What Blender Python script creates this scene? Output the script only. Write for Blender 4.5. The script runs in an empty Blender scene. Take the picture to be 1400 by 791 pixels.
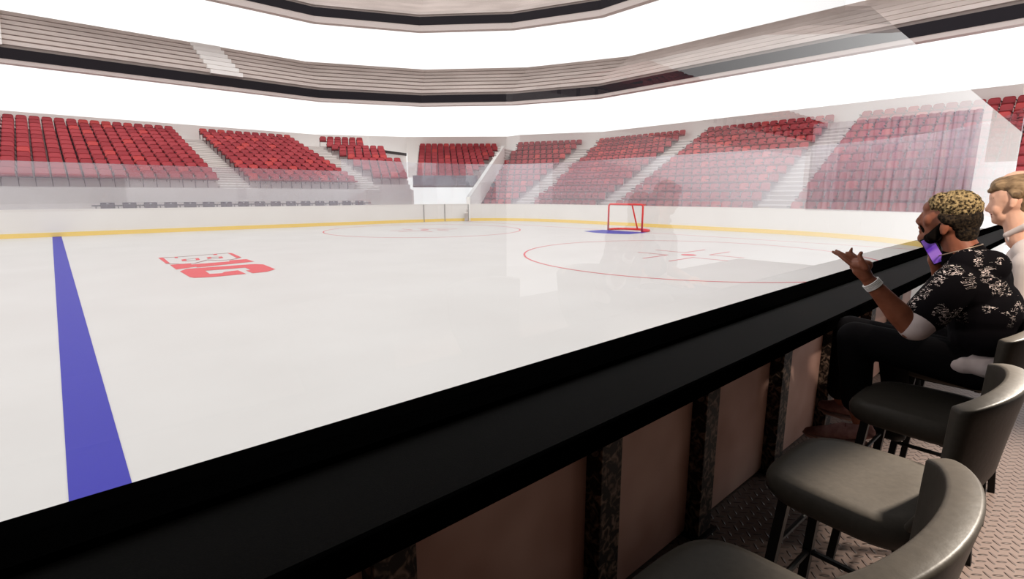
import bpy, bmesh, math, random
from mathutils import Vector, Matrix, noise
random.seed(7)
C = bpy.context.scene.collection
PI = math.pi
# ------------------------------------------------------------------ camera maths (image 1400x791)
F = 700.0; CX = 700.0; CY = 395.5; CH = 1.62
TH = math.atan(129/700.0); YAW = math.radians(48.35)
FH = Vector((math.cos(YAW), math.sin(YAW), 0)); RT = Vector((math.sin(YAW), -math.cos(YAW), 0))
FW = FH*math.cos(TH) - Vector((0, 0, math.sin(TH))); UP = FH*math.sin(TH) + Vector((0, 0, math.cos(TH)))
CAM = Vector((0, 0, CH))
def ray(u, v): return FW*F + RT*(u-CX) + UP*(CY-v)
def onz(u, v, z=0.0): d = ray(u, v); return CAM + d*((z-CH)/d.z)
def onX(u, v, X): d = ray(u, v); return CAM + d*(X/d.x)
def at(u, v, w): return CAM + ray(u, v)*(w/F)
def proj(p):
    d = Vector(p)-CAM; w = d.dot(FW)
    if w < .05: return (-9999, -9999, w)
    return (CX+F*d.dot(RT)/w, CY-F*d.dot(UP)/w, w)

cam_d = bpy.data.cameras.new('camera'); cam = bpy.data.objects.new('camera', cam_d); C.objects.link(cam)
cam_d.sensor_width = 36; cam_d.lens = 18.0; cam_d.clip_start = .02; cam_d.clip_end = 500
m = Matrix((RT, UP, -FW)).transposed().to_4x4(); m.translation = CAM; cam.matrix_world = m
bpy.context.scene.camera = cam

# ------------------------------------------------------------------ materials
def mat(name, col, rough=.6, spec=.3, metal=0.0):
    m = bpy.data.materials.new(name); m.use_nodes = True
    b = m.node_tree.nodes['Principled BSDF']
    b.inputs['Base Color'].default_value = (*col, 1); b.inputs['Roughness'].default_value = rough
    b.inputs['Specular IOR Level'].default_value = spec; b.inputs['Metallic'].default_value = metal
    return m
def noise_mat(name, c1, c2, scale=5, rough=.6, spec=.3, lo=.4, hi=.6, detail=4, bump=0, stretch=(1, 1, 1), distort=0):
    m = mat(name, c1, rough, spec); nt = m.node_tree; b = nt.nodes['Principled BSDF']
    tc = nt.nodes.new('ShaderNodeTexCoord'); mp = nt.nodes.new('ShaderNodeMapping'); mp.inputs['Scale'].default_value = stretch
    n = nt.nodes.new('ShaderNodeTexNoise'); n.inputs['Scale'].default_value = scale; n.inputs['Detail'].default_value = detail
    n.inputs['Distortion'].default_value = distort
    r = nt.nodes.new('ShaderNodeValToRGB'); r.color_ramp.elements[0].position = lo; r.color_ramp.elements[1].position = hi
    r.color_ramp.elements[0].color = (*c1, 1); r.color_ramp.elements[1].color = (*c2, 1)
    nt.links.new(tc.outputs['Object'], mp.inputs[0]); nt.links.new(mp.outputs[0], n.inputs['Vector'])
    nt.links.new(n.outputs['Fac'], r.inputs[0]); nt.links.new(r.outputs[0], b.inputs['Base Color'])
    if bump:
        bp = nt.nodes.new('ShaderNodeBump'); bp.inputs['Strength'].default_value = bump; bp.inputs['Distance'].default_value = .01
        nt.links.new(n.outputs['Fac'], bp.inputs['Height']); nt.links.new(bp.outputs[0], b.inputs['Normal'])
    return m
def glass_mat(name, haze, tint=(.95, .97, .97), rough=.0, boost=1.6, hazecol=(.8, .76, .86)):
    m = bpy.data.materials.new(name); m.use_nodes = True; nt = m.node_tree; nt.nodes.clear()
    out = nt.nodes.new('ShaderNodeOutputMaterial'); tr = nt.nodes.new('ShaderNodeBsdfTransparent'); tr.inputs[0].default_value = (*tint, 1)
    gl = nt.nodes.new('ShaderNodeBsdfGlossy'); gl.inputs['Roughness'].default_value = rough; gl.inputs[0].default_value = (1, 1, 1, 1)
    fr = nt.nodes.new('ShaderNodeFresnel'); fr.inputs[0].default_value = 1.5
    geo = nt.nodes.new('ShaderNodeNewGeometry'); inv = nt.nodes.new('ShaderNodeMath'); inv.operation = 'SUBTRACT'; inv.inputs[0].default_value = 1
    nt.links.new(geo.outputs['Backfacing'], inv.inputs[1])
    mu = nt.nodes.new('ShaderNodeMath'); mu.operation = 'MULTIPLY'; nt.links.new(fr.outputs[0], mu.inputs[0]); nt.links.new(inv.outputs[0], mu.inputs[1])
    mb = nt.nodes.new('ShaderNodeMath'); mb.operation = 'MULTIPLY'; mb.use_clamp = True; mb.inputs[1].default_value = boost; nt.links.new(mu.outputs[0], mb.inputs[0])
    mx = nt.nodes.new('ShaderNodeMixShader'); nt.links.new(mb.outputs[0], mx.inputs[0])
    if haze > 0:
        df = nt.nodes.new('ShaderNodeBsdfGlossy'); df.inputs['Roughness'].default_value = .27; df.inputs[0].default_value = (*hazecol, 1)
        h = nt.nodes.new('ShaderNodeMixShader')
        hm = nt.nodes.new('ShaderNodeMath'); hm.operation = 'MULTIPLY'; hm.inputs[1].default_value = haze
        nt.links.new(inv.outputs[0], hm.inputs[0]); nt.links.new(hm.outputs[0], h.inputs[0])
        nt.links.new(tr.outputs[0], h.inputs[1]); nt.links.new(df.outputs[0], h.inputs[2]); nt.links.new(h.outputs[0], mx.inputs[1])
    else: nt.links.new(tr.outputs[0], mx.inputs[1])
    nt.links.new(gl.outputs[0], mx.inputs[2]); nt.links.new(mx.outputs[0], out.inputs[0])
    return m

M = {}
M['ice'] = noise_mat('ice', (.70, .68, .662), (.745, .728, .712), .6, .35, .25, .3, .7)
M['blue'] = mat('blue_paint', (.034, .031, .42), .5)
M['redline'] = mat('red_paint', (.72, .10, .13), .5)
M['logo'] = mat('logo_red', (.76, .10, .115), .5)
M['logo_dark'] = mat('logo_outline', (.35, .16, .16), .5)
M['board'] = noise_mat('board_white', (.83, .80, .775), (.87, .845, .82), .5, .4, .3, .3, .7)
M['yellow'] = mat('kick_yellow', (.95, .70, .24), .5)
M['seam'] = mat('board_seam', (.35, .33, .33), .6)
M['concrete'] = noise_mat('pale_concrete', (.66, .60, .585), (.74, .68, .665), .8, .8, .2, .3, .7)
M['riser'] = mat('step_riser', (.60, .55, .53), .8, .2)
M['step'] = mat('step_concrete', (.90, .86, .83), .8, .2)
M['tier'] = noise_mat('tier_concrete', (.60, .52, .485), (.74, .65, .61), .35, .8, .15, .35, .68, stretch=(1, 1, 4))
M['tiershade'] = mat('tier_shadow', (.40, .335, .31), .9, .05)  # darker tone paints in the shadow under each tier nosing
M['tierstep'] = mat('tier_step', (.95, .92, .9), .8, .2)
M['fascia'] = mat('black_fascia', (.012, .009, .013), .6, .2)
M['soffit'] = mat('soffit_beam', (.66, .58, .55), .8, .2)
M['cream'] = mat('cream_wall', (.97, .95, .92), .8, .2)
M['slot'] = mat('dark_slot', (.05, .04, .04), .8)
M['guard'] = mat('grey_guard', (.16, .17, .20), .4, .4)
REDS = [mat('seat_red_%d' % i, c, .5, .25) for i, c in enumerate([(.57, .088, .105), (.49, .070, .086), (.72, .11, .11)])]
PANS = [mat('pan_shaded_red_%d' % i, c, .5, .25) for i, c in enumerate([(.36, .045, .055), (.30, .036, .045), (.45, .06, .06)])]  # seat reds darkened on the pans to paint shadow between the rows
M['frame'] = mat('seat_frame_dark', (.05, .025, .035), .5)
M['bench'] = mat('bench_grey', (.085, .085, .11), .5)
M['benchrail'] = mat('bench_rail', (.12, .12, .14), .5)
M['white'] = mat('white_mark', (.85, .85, .85), .5)
M['goalred'] = mat('goal_red', (.85, .055, .05), .35, .4)
M['counter'] = noise_mat('black_counter', (.0012, .001, .0008), (.004, .0036, .003), 320, .6, .02, .45, .75, bump=.08)
M['counteredge'] = mat('black_trim', (.0008, .0008, .0008), .6, .0)
M['post'] = noise_mat('mottled_post', (.006, .004, .003), (.17, .115, .085), 26, .5, .2, .47, .66, 6, distort=1.2)
M['panel'] = noise_mat('clouded_panel', (.34, .19, .15), (.50, .33, .275), 2.2, .45, .2, .35, .7, 2)
M['metalblack'] = mat('black_metal', (.004, .004, .004), .45, .2)
M['leather'] = noise_mat('taupe_leather', (.031, .0265, .022), (.037, .0315, .026), 60, .42, .05, .3, .7, bump=.05)
M['suitewall'] = mat('dark_suite_wall', (.05, .04, .036), .8, .1)
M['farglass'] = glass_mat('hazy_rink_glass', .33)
M['nearglass'] = glass_mat('clear_rink_glass', 0, (.985, .985, .985), 0, 1.1)

# diamond plate
def diamond_mat():
    m = mat('diamond_plate', (.3, .23, .2), .42, .4); nt = m.node_tree; b = nt.nodes['Principled BSDF']; L = nt.links
    def N(t, **k):
        n = nt.nodes.new(t)
        for a, v in k.items(): setattr(n, a, v)
        return n
    def MA(op, a, b_=None, clamp=False):
        n = N('ShaderNodeMath', operation=op, use_clamp=clamp)
        for i, x in enumerate((a, b_)):
            if x is None: continue
            if isinstance(x, (int, float)): n.inputs[i].default_value = x
            else: L.new(x, n.inputs[i])
        return n.outputs[0]
    tc = N('ShaderNodeTexCoord'); sp = N('ShaderNodeSeparateXYZ'); L.new(tc.outputs['Object'], sp.inputs[0])
    s = 16.0
    X = MA('MULTIPLY', sp.outputs[0], s); Y = MA('MULTIPLY', sp.outputs[1], s)
    res = None
    for sg, off in ((1, 0.0), (-1, .5)):
        a = MA('ADD', X, off); 
        fx = MA('SUBTRACT', MA('FRACT', a), .5); fy = MA('SUBTRACT', MA('FRACT', MA('ADD', Y, off)), .5)
        u = MA('MULTIPLY', MA('ADD', fx, MA('MULTIPLY', fy, sg)), .7071); v = MA('MULTIPLY', MA('SUBTRACT', fy, MA('MULTIPLY', fx, sg)), .7071)
        e = MA('ADD', MA('POWER', MA('DIVIDE', u, .40), 2), MA('POWER', MA('DIVIDE', v, .10), 2))
        h = MA('SUBTRACT', 1, e, True)
        res = h if res is None else MA('MAXIMUM', res, h)
    bp = N('ShaderNodeBump'); bp.inputs['Strength'].default_value = 1; bp.inputs['Distance'].default_value = .009
    L.new(res, bp.inputs['Height']); L.new(bp.outputs[0], b.inputs['Normal'])
    mx = N('ShaderNodeMixRGB'); mx.inputs[1].default_value = (.13, .095, .082, 1); mx.inputs[2].default_value = (.02, .013, .011, 1)
    L.new(MA('MULTIPLY', MA('SUBTRACT', 1, MA('ABSOLUTE', MA('SUBTRACT', MA('MULTIPLY', res, 2), 1))), 1.0, True), mx.inputs[0])
    L.new(mx.outputs[0], b.inputs['Base Color'])
    return m
M['plate'] = diamond_mat()

# ------------------------------------------------------------------ helpers
class MB:
    def __init__(s): s.v = []; s.f = []; s.mi = []; s.k = 0
    def add(s, vs, fs):
        o = len(s.v); s.v += [tuple(p) for p in vs]
        for f in fs: s.f.append([i+o for i in f]); s.mi.append(s.k)
    def prism(s, poly, z0, z1):
        n = len(poly); a = sum(poly[i][0]*poly[(i+1) % n][1]-poly[(i+1) % n][0]*poly[i][1] for i in range(n))
        if a < 0: poly = poly[::-1]
        vs = [(p[0], p[1], z0) for p in poly]+[(p[0], p[1], z1) for p in poly]
        s.add(vs, [list(range(n))[::-1], list(range(n, 2*n))]+[[i, (i+1) % n, n+(i+1) % n, n+i] for i in range(n)])
    def box(s, x0, x1, y0, y1, z0, z1): s.prism([(x0, y0), (x1, y0), (x1, y1), (x0, y1)], z0, z1)
    def hexa(s, b, t):
        s.add(list(b)+list(t), [[3, 2, 1, 0], [4, 5, 6, 7], [0, 1, 5, 4], [1, 2, 6, 5], [2, 3, 7, 6], [3, 0, 4, 7]])
    def obox(s, c, ax, hx, hy, hz):   # box centred at c, local x axis ax (in XY), half sizes
        ax = Vector((ax[0], ax[1], 0)).normalized(); ay = Vector((-ax.y, ax.x, 0)); c = Vector(c)
        P = [c+ax*sx*hx+ay*sy*hy for sx, sy in ((-1, -1), (1, -1), (1, 1), (-1, 1))]
        s.hexa([(p.x, p.y, c.z-hz) for p in P], [(p.x, p.y, c.z+hz) for p in P])
    def tube(s, pts, r, n=8, closed=False):
        pts = [Vector(p) for p in pts]; N_ = len(pts); rings = []; rr = r if isinstance(r, (list, tuple)) else [r]*N_
        prev = None
        for i, p in enumerate(pts):
            a = pts[(i-1) % N_] if (closed or i > 0) else p; b = pts[(i+1) % N_] if (closed or i < N_-1) else p
            t = (b-a).normalized()
            if prev is None: q = t.orthogonal().normalized()
            else: q = (prev-t*prev.dot(t)); q = q.normalized() if q.length > 1e-5 else t.orthogonal().normalized()
            prev = q; w = t.cross(q)
            rings.append([p+(q*math.cos(2*PI*k/n)+w*math.sin(2*PI*k/n))*rr[i] for k in range(n)])
        vs = [v for R_ in rings for v in R_]; fs = []
        for i in range(N_ if closed else N_-1):
            j = (i+1) % N_
            for k in range(n): fs.append([i*n+k, i*n+(k+1) % n, j*n+(k+1) % n, j*n+k])
        if not closed: fs += [list(range(n))[::-1], [(N_-1)*n+k for k in range(n)]]
        s.add(vs, fs)
    def build(s, name, mats, parent=None, smooth=False, bevel=0, auto=None):
        me = bpy.data.meshes.new(name); me.from_pydata(s.v, [], s.f)
        for mm in (mats if isinstance(mats, list) else [mats]): me.materials.append(mm)
        if max(s.mi or [0]) > 0:
            for p, i in zip(me.polygons, s.mi): p.material_index = i
        if smooth: me.shade_smooth()
        me.update(); o = bpy.data.objects.new(name, me); C.objects.link(o)
        if parent: o.parent = parent
        if bevel:
            b = o.modifiers.new('bevel', 'BEVEL'); b.width = bevel; b.segments = 2; b.limit_method = 'ANGLE'
        return o
def tag(o, label=None, cat=None, group=None, kind=None):
    if label: o['label'] = label
    if cat: o['category'] = cat
    if group: o['group'] = group
    if kind: o['kind'] = kind
    return o
def empty(name, loc=(0, 0, 0), rz=0, **k):
    o = bpy.data.objects.new(name, None); C.objects.link(o); o.location = loc; o.rotation_euler = (0, 0, rz); o.empty_display_size = .1
    return tag(o, **k)
def copy_tree(o, parent=None):
    c = o.copy(); C.objects.link(c); c.parent = parent
    for ch in list(o.children): copy_tree(ch, c)
    return c
ORD = ['zeroth', 'first', 'second', 'third', 'fourth', 'fifth', 'sixth', 'seventh', 'eighth', 'ninth', 'tenth', 'eleventh', 'twelfth', 'thirteenth', 'fourteenth', 'fifteenth', 'sixteenth']

# ------------------------------------------------------------------ world
w = bpy.data.worlds.new('world'); bpy.context.scene.world = w; w.use_nodes = True
w.node_tree.nodes['Background'].inputs[0].default_value = (1.0, .985, .97, 1); w.node_tree.nodes['Background'].inputs[1].default_value = 1.3
cy = bpy.context.scene.cycles; cy.use_denoising = True; cy.denoising_prefilter = 'ACCURATE'; cy.use_adaptive_sampling = False; cy.max_bounces = 8; cy.transparent_max_bounces = 16
vs_ = bpy.context.scene.view_settings; vs_.view_transform = 'Standard'; vs_.look = 'None'; vs_.exposure = 0; vs_.gamma = 1
bpy.context.scene.display_settings.display_device = 'sRGB'
try: vs_.use_curve_mapping = False
except Exception: pass

# ------------------------------------------------------------------ rink
XE, YN, YF, RF, RN, XW = 22.95, 1.26, 27.13, 6.0, 8.0, -38.0
def rink_path(off=0.0, n=10):
    """outline from near side (west) round the near corner, the end, the far corner and along the far side"""
    P = [(XW, YN-off)]
    for i in range(n+1):
        a = -PI/2 + PI/2*i/n; P.append((XE-RN+(RN+off)*math.cos(a), YN+RN+(RN+off)*math.sin(a)))
    for i in range(n+1):
        a = PI/2*i/n; P.append((XE-RF+(RF+off)*math.cos(a), YF-RF+(RF+off)*math.sin(a)))
    P.append((XW, YF+off)); return P
NP = len(rink_path())
ice = MB(); ice.prism(rink_path(.02), -.10, 0.0)
ice = ice.build('ice_rink', M['ice']); tag(ice, 'white ice hockey surface inside the boards, with painted lines and a red logo', 'ice rink')
def flat(name, polys, mt, z, parent=ice, th=.002):
    b = MB()
    for p in polys: b.prism(p, z-th, z)
    return b.build(name, mt, parent)
def strip(p, q, wd):
    p = Vector(p[:2]); q = Vector(q[:2]); d = (q-p).normalized(); n = Vector((-d.y, d.x))*wd/2
    return [tuple(p+n), tuple(q+n), tuple(q-n), tuple(p-n)]
def ring(cx, cy, r, wd, n=96):
    out = []
    for i in range(n):
        a, b = 2*PI*i/n, 2*PI*(i+1)/n
        out.append([(cx+(r-wd/2)*math.cos(a), cy+(r-wd/2)*math.sin(a)), (cx+(r+wd/2)*math.cos(a), cy+(r+wd/2)*math.sin(a)),
                    (cx+(r+wd/2)*math.cos(b), cy+(r+wd/2)*math.sin(b)), (cx+(r-wd/2)*math.cos(b), cy+(r-wd/2)*math.sin(b))])
    return out
tag(flat('blue_line', [[(-.12, YN), (.155, YN), (.175, YF), (-.10, YF)]], M['blue'], .004), 'broad blue line painted across the ice')
disc = lambda cx, cy, r, n=24: [[(cx+r*math.cos(2*PI*i/n), cy+r*math.sin(2*PI*i/n)) for i in range(n)]]
for k, (cx, cy) in enumerate(((12.95, 7.25), (13.1, 20.95))):
    c = flat('faceoff_circle', ring(cx, cy, 4.52, .05), M['redline'], .004)
    flat('faceoff_spot', disc(cx, cy, .20), M['redline'], .005, c)
    for sx in (-1, 1):
        for sy in (-1, 1):
            x0, y0 = cx+sx*.45, cy+sy*.38
            flat('faceoff_mark', [strip((x0-sx*.022, y0), (x0+sx*1.15, y0), .045), strip((x0, y0), (x0, y0+sy*.95), .045)], M['redline'], .0045, c)
flat('goal_line', [strip((19.4, 2.5), (19.4, 26.2), .04)], M['redline'], .0035)
cr = [(19.42, 12.9), (18.05, 12.9)]+[(18.05-.42*math.sin(PI*i/10), 12.9+2.44*i/10) for i in range(1, 10)]+[(18.05, 15.34), (19.42, 15.34)]
flat('goal_crease', [cr], M['blue'], .005)
def lg(pts): return [tuple(onz(180+x/5.833, 310+y/5.833)[:2]) for x, y in pts]
def lline(pts, wd):
    q = lg(pts); return [strip(q[i], q[i+1], wd) for i in range(len(q)-1)]
logo = flat('ice_logo', [lg([(305, 303), (470, 292), (478, 300), (785, 276), (775, 268), (915, 258), (978, 277), (522, 324), (515, 318), (355, 340)])], M['logo'], .005)
tag(logo, 'red block letter logo painted on the ice')
g_ = MB()
G = lg([(385, 355), (440, 335), (980, 297), (1050, 300), (1145, 338), (1080, 358), (965, 370), (912, 348), (952, 345), (905, 325), (585, 350), (622, 376), (722, 370), (738, 360), (848, 347), (912, 375), (640, 400), (500, 407), (462, 400)])
g_.prism(G, .003, .005); g_.build('letter_g', M['logo'], logo)
flat('letter_b', [lg(p) for p in ([(212, 247), (250, 245), (305, 290), (275, 293)], [(765, 208), (800, 210), (875, 243), (840, 250)],
     [(395, 262), (430, 256), (442, 272), (405, 274)], [(505, 252), (533, 248), (545, 263), (517, 267)], [(598, 244), (628, 240), (640, 251), (610, 256)],
     [(690, 240), (718, 236), (732, 248), (700, 252)], [(340, 240), (366, 239), (370, 248), (345, 249)], [(650, 218), (680, 216), (684, 223), (654, 225)])], M['logo'], .005, logo)
for pts_, wd_ in (([(230, 246), (355, 241), (665, 217), (775, 209)], .05), ([(275, 293), (400, 297), (505, 290), (560, 276), (602, 263), (690, 268), (800, 261), (868, 246)], .05),
     ([(430, 260), (510, 252)], .04), ([(440, 272), (520, 266)], .04), ([(628, 243), (695, 240)], .04), ([(638, 252), (705, 251)], .04)):
    flat('outline_stroke', lline(pts_, wd_), M['logo_dark'], .0048, logo)

# boards
def wall_ring(o0, o1, z0, z1, i0=0, i1=None):
    a, b = rink_path(o0), rink_path(o1); B = MB(); i1 = NP-1 if i1 is None else i1
    for i in range(i0, i1): B.prism([a[i], a[i+1], b[i+1], b[i]], z0, z1)
    return B
bd = wall_ring(.02, .10, .0, 1.04, 1).build('dasher_board', M['board'])
tag(bd, 'white rink boards with a yellow kick strip round the ice', 'rink boards')
tag(wall_ring(0, .03, 0, .17, 1).build('kick_strip', M['yellow'], bd), 'yellow strip along the foot of the boards')
wall_ring(.005, .13, 1.04, 1.07, 1).build('cap_rail', M['board'], bd)
B = MB(); B.box(XW, XE-RN, YN-.10, YN-.005, 0, .955); B.build('near_side_board', M['board'], bd)
B = MB(); B.box(XW, XE-RN, YN-.02, YN, 0, .17); B.build('near_kick_strip', M['yellow'], bd)
for u in (575, 608, 640):
    best = min(((proj((p[0], p[1], .5))[0]-u)**2, i) for i, p in enumerate(rink_path()) if True)[1]
    P_ = rink_path(); bb = None
    for i in range(NP-1):
        for t in range(40):
            q = (P_[i][0]+(P_[i+1][0]-P_[i][0])*t/40, P_[i][1]+(P_[i+1][1]-P_[i][1])*t/40)
            e = abs(proj((q[0], q[1], .5))[0]-u)
            if P_[i][1] > 18 and (bb is None or e < bb[0]): bb = (e, q, (P_[i+1][0]-P_[i][0], P_[i+1][1]-P_[i][1]))
    B = MB(); B.obox((bb[1][0], bb[1][1], .53), bb[2], .02, .012, .52); B.build('board_seam', M['seam'], bd)
# glass: far side (lower), end and corner (taller), near side (lower)
fs = MB(); fs.box(XW, 11.9, YF+.055, YF+.07, 1.07, 2.89)
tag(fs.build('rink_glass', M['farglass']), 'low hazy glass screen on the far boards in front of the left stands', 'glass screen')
B = MB(); a, b = rink_path(.055), rink_path(.07)
a = a[1:]; b = b[1:]; a[-1] = (11.9, YF+.055); b[-1] = (11.9, YF+.07)
for i in range(len(a)-1): B.prism([a[i], a[i+1], b[i+1], b[i]], 1.07, 3.53)
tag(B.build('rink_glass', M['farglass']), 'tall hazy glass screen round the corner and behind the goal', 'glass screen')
B = MB()
for x0, x1 in ((-6, 14.95),):
    B.box(x0, x1, YN-.072, YN-.06, 1.022, 2.87)
tag(B.build('rink_glass', M['nearglass']), 'clear glass screen rising from the black counter in the foreground', 'glass screen')

# goal
gl = empty('hockey_goal', (19.4, 14.1, 0), label='red tubular hockey goal frame standing behind the blue crease', cat='goal')
hw = .93
def gp(name, pts, r): B = MB(); B.tube(pts, r, 12); return B.build(name, M['goalred'], gl, True)
for s in (-1, 1): gp('goal_post', [(0, s*hw, 0.0), (0, s*hw, 1.12), (0.0, s*(hw-.03), 1.18)], .042)
gp('crossbar', [(0, -hw+.02, 1.16), (0, -hw+.06, 1.20), (0, -hw+.12, 1.21), (0, hw-.12, 1.21), (0, hw-.06, 1.20), (0, hw-.02, 1.16)], .042)
base = [(0, -hw, .05)]+[(1.02*math.sin(PI*i/14)**.6 if 0 < i < 14 else .0, -1.06*math.cos(PI*i/14)*(.88+.12*math.sin(PI*i/14)), .05) for i in range(1, 14)]+[(0, hw, .05)]
gp('base_frame', base, .05)
gp('top_frame', [(0, -hw+.05, 1.2), (.30, -hw+.08, 1.19), (.48, -.5, 1.19), (.50, 0, 1.19), (.48, .5, 1.19), (.30, hw-.08, 1.19), (0, hw-.05, 1.2)], .03)
gp('back_brace', [(.50, 0, 1.19), (1.0, 0, .06)], .035)

# ------------------------------------------------------------------ bowl sections
def seat_parts(w_=.455):
    """local: x across, y = towards the rink is -y, z up"""
    bk = MB()
    n = 8; out = []
    hw_ = w_/2; prof = [(-hw_, .40), (-hw_*.98, .70)]+[(-hw_*.98+.10*(1-math.cos(a)), .69+.11*math.sin(a)) for a in (PI/6, PI/3, PI/2)]
    prof = prof+[(-x, z) for x, z in prof[::-1]]
    for j, (off, sc) in enumerate(((.03, .96), (0, 1), (.05, 1), (.085, .92))):
        for x, z in prof:
            bow = .03*(1-(x/hw_)**2); zz = .40+(z-.40)*sc
            out.append((x*sc, off+bow+(zz-.4)*.16, zz))
    k = len(prof); fs = [list(range(k))]
    for j in range(3):
        for i in range(k): fs.append([j*k+i, (j+1)*k+i, (j+1)*k+(i+1) % k, j*k+(i+1) % k])
    fs.append([3*k+i for i in range(k)][::-1])
    bk.add(out, fs)
    pn = MB(); s = hw_*.98
    prof = [(-.38, .41), (-.41, .44), (-.40, .475), (-.34, .49), (0.04, .46), (.06, .42), (0.02, .385), (-.30, .385)]
    k = len(prof); vs = [(-s, y, z) for y, z in prof]+[(s, y, z) for y, z in prof]
    pn.add(vs, [list(range(k))[::-1], list(range(k, 2*k))]+[[i, (i+1) % k, k+(i+1) % k, k+i] for i in range(k)])
    fr = MB(); x = hw_+.012
    fr.box(-x-.013, -x+.013, -.04, .03, 0, .52); fr.box(-x-.018, -x+.018, -.32, .05, .56, .60); fr.box(-x-.013, -x+.013, .0, .05, .5, .60)
    fr.box(-x, x, -.03, .0, .36, .39)
    return bk, pn, fr
bk, pn, fr = seat_parts()
variants = []
for i in range(3):
    e = empty('stadium_seat', (0, 0, -50))
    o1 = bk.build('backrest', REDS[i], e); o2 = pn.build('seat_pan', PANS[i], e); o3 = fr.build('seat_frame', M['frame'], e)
    variants.append((e, [o1, o2, o3]))
SEATS = []          # (pos, outward dir, section, row, col)
def lerp(a, b, t): return Vector((a[0]+(b[0]-a[0])*t, a[1]+(b[1]-a[1])*t))
def tiers(rows, tread, zs, nrm, mt, name, label=None, extra=0, zbot=.01):
    """rows: list of (A,B) ends of the seat lines; nrm: inward normal"""
    B = MB(); n = Vector(nrm).normalized()
    for r, (A, Bq) in enumerate(rows):
        f = n*(tread-.16 if r else .5); bk_ = n*(-.16); d = (Bq-A).normalized()*extra
        z = zs[r]; B.prism([tuple(A-d+f), tuple(Bq+d+f), tuple(Bq+d+bk_), tuple(A-d+bk_)], (zbot if r == 0 else zs[r-1]-.15), z)
    return tag(B.build(name, mt), kind='structure')
def stairs(L, R_, zs, nl, nr, tread, label, steps=2):
    B = MB(); nl = Vector(nl).normalized(); nr = Vector(nr).normalized()
    for r in range(len(L)):
        rise = (zs[1]-zs[0])
        fr_ = tread-.16 if r else .5
        a0 = L[r]+nl*fr_; b0 = R_[r]+nr*fr_; a1 = L[r]-nl*.16; b1 = R_[r]-nr*.16
        zb = .01 if r == 0 else zs[r-1]-.15
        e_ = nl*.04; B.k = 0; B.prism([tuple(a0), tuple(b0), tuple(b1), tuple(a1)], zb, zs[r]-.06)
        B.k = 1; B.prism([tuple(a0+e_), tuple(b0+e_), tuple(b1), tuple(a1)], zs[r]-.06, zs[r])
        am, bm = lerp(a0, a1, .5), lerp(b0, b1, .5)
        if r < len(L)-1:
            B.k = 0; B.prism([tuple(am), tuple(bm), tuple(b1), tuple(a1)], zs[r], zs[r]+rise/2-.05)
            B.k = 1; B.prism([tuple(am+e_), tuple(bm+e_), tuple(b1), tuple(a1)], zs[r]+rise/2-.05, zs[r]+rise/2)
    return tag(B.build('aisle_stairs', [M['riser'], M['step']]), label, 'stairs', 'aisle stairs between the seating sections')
def fill(sec, rows, nrm, zs, pitch, align='A', counts=None):
    n = Vector(nrm).normalized()
    for r, (A, Bq) in enumerate(rows):
        d = (Bq-A); L = d.length; d.normalize()
        k = counts[r] if counts else int(L/pitch+.35)
        for c in range(k):
            p = A+d*pitch*(c+.5) if align == 'A' else Bq-d*pitch*(c+.5)
            SEATS.append((Vector((p.x, p.y, zs[r])), n, sec, r, c))
# --- far side (sections 1, 2)
YB, YT, NR = 29.8, 40.2, 13; TRD = (YT-YB)/12; zs_side = [1.98+i*.2675 for i in range(13)]
nS = (0, -1)
def side_rows(x0, x1): return [(Vector((x0, YB+TRD*r)), Vector((x1, YB+TRD*r))) for r in range(13)]
r1 = side_rows(-1.43, 6.53); r2 = side_rows(7.93, 13.90)
tiers(side_rows(-9.5, 6.53), TRD, zs_side, nS, M['concrete'], 'seating_tier'); tiers(r2, TRD, zs_side, nS, M['concrete'], 'seating_tier')
fill(1, r1, nS, zs_side, .5307, 'B'); fill(2, r2, nS, zs_side, .5427, 'A')
fill(0, side_rows(-3.553, -1.43), nS, zs_side, .5307, 'B')
stairs([a[1] for a in r1], [a[0] for a in r2], zs_side, nS, nS, TRD, 'pale aisle steps between the two far-left seating sections')
# --- section 3 (angled)
d3 = Vector((.913, -.408)); n3 = Vector((-.408, -.913)); T3 = Vector((15.75, 39.6)); rows3 = []; cnt3 = []
full3 = []
for r in range(13):
    b0 = T3+n3*TRD*(12-r); tl = 3.31*(12-r)/11 if r > 0 else 3.6
    tr_ = 3.18 if r >= 10 else (4.58 if r >= 6 else 5.42)
    full3.append((b0+d3*tl, b0+d3*(tr_+.06)))
    if r > 0: rows3.append((b0+d3*tl, b0+d3*tr_)); 
tiers(full3, TRD, zs_side, n3, M['concrete'], 'seating_tier')
fill(3, rows3, n3, zs_side[1:], .53, 'B')
stairs([a[1] for a in r2], [a[0] for a in full3], zs_side, nS, n3, TRD, 'pale aisle steps left of the stepped corner seating block')
# --- end sections
XB, XT = 23.6, 33.6; TRE = (XT-XB)/11; zs_end = [.55+i*.432 for i in range(12)]; nE = (-1, 0)
def end_rows(yr0, yr1, yl0, yl1): return [(Vector((XB+TRE*r, yr0+(yr1-yr0)*r/11)), Vector((XB+TRE*r, yl0+(yl1-yl0)*r/11))) for r in range(12)]
r6 = end_rows(19.30, 19.65, 24.55, 27.2); r7 = end_rows(10.25, 10.45, 17.88, 18.05); r8 = end_rows(1.5, 1.9, 8.67, 9.15)
for rr in (r6, r7, r8): tiers(rr, TRE, zs_end, nE, M['concrete'], 'seating_tier')
fill(6, r6, nE, zs_end, .509, 'A'); fill(7, r7, nE, zs_end, .507, 'A'); fill(8, r8, nE, zs_end, .509, 'B')
stairs([a[1] for a in r7], [a[0] for a in r6], zs_end, nE, nE, TRE, 'pale aisle steps just left of the section behind the goal')
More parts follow.
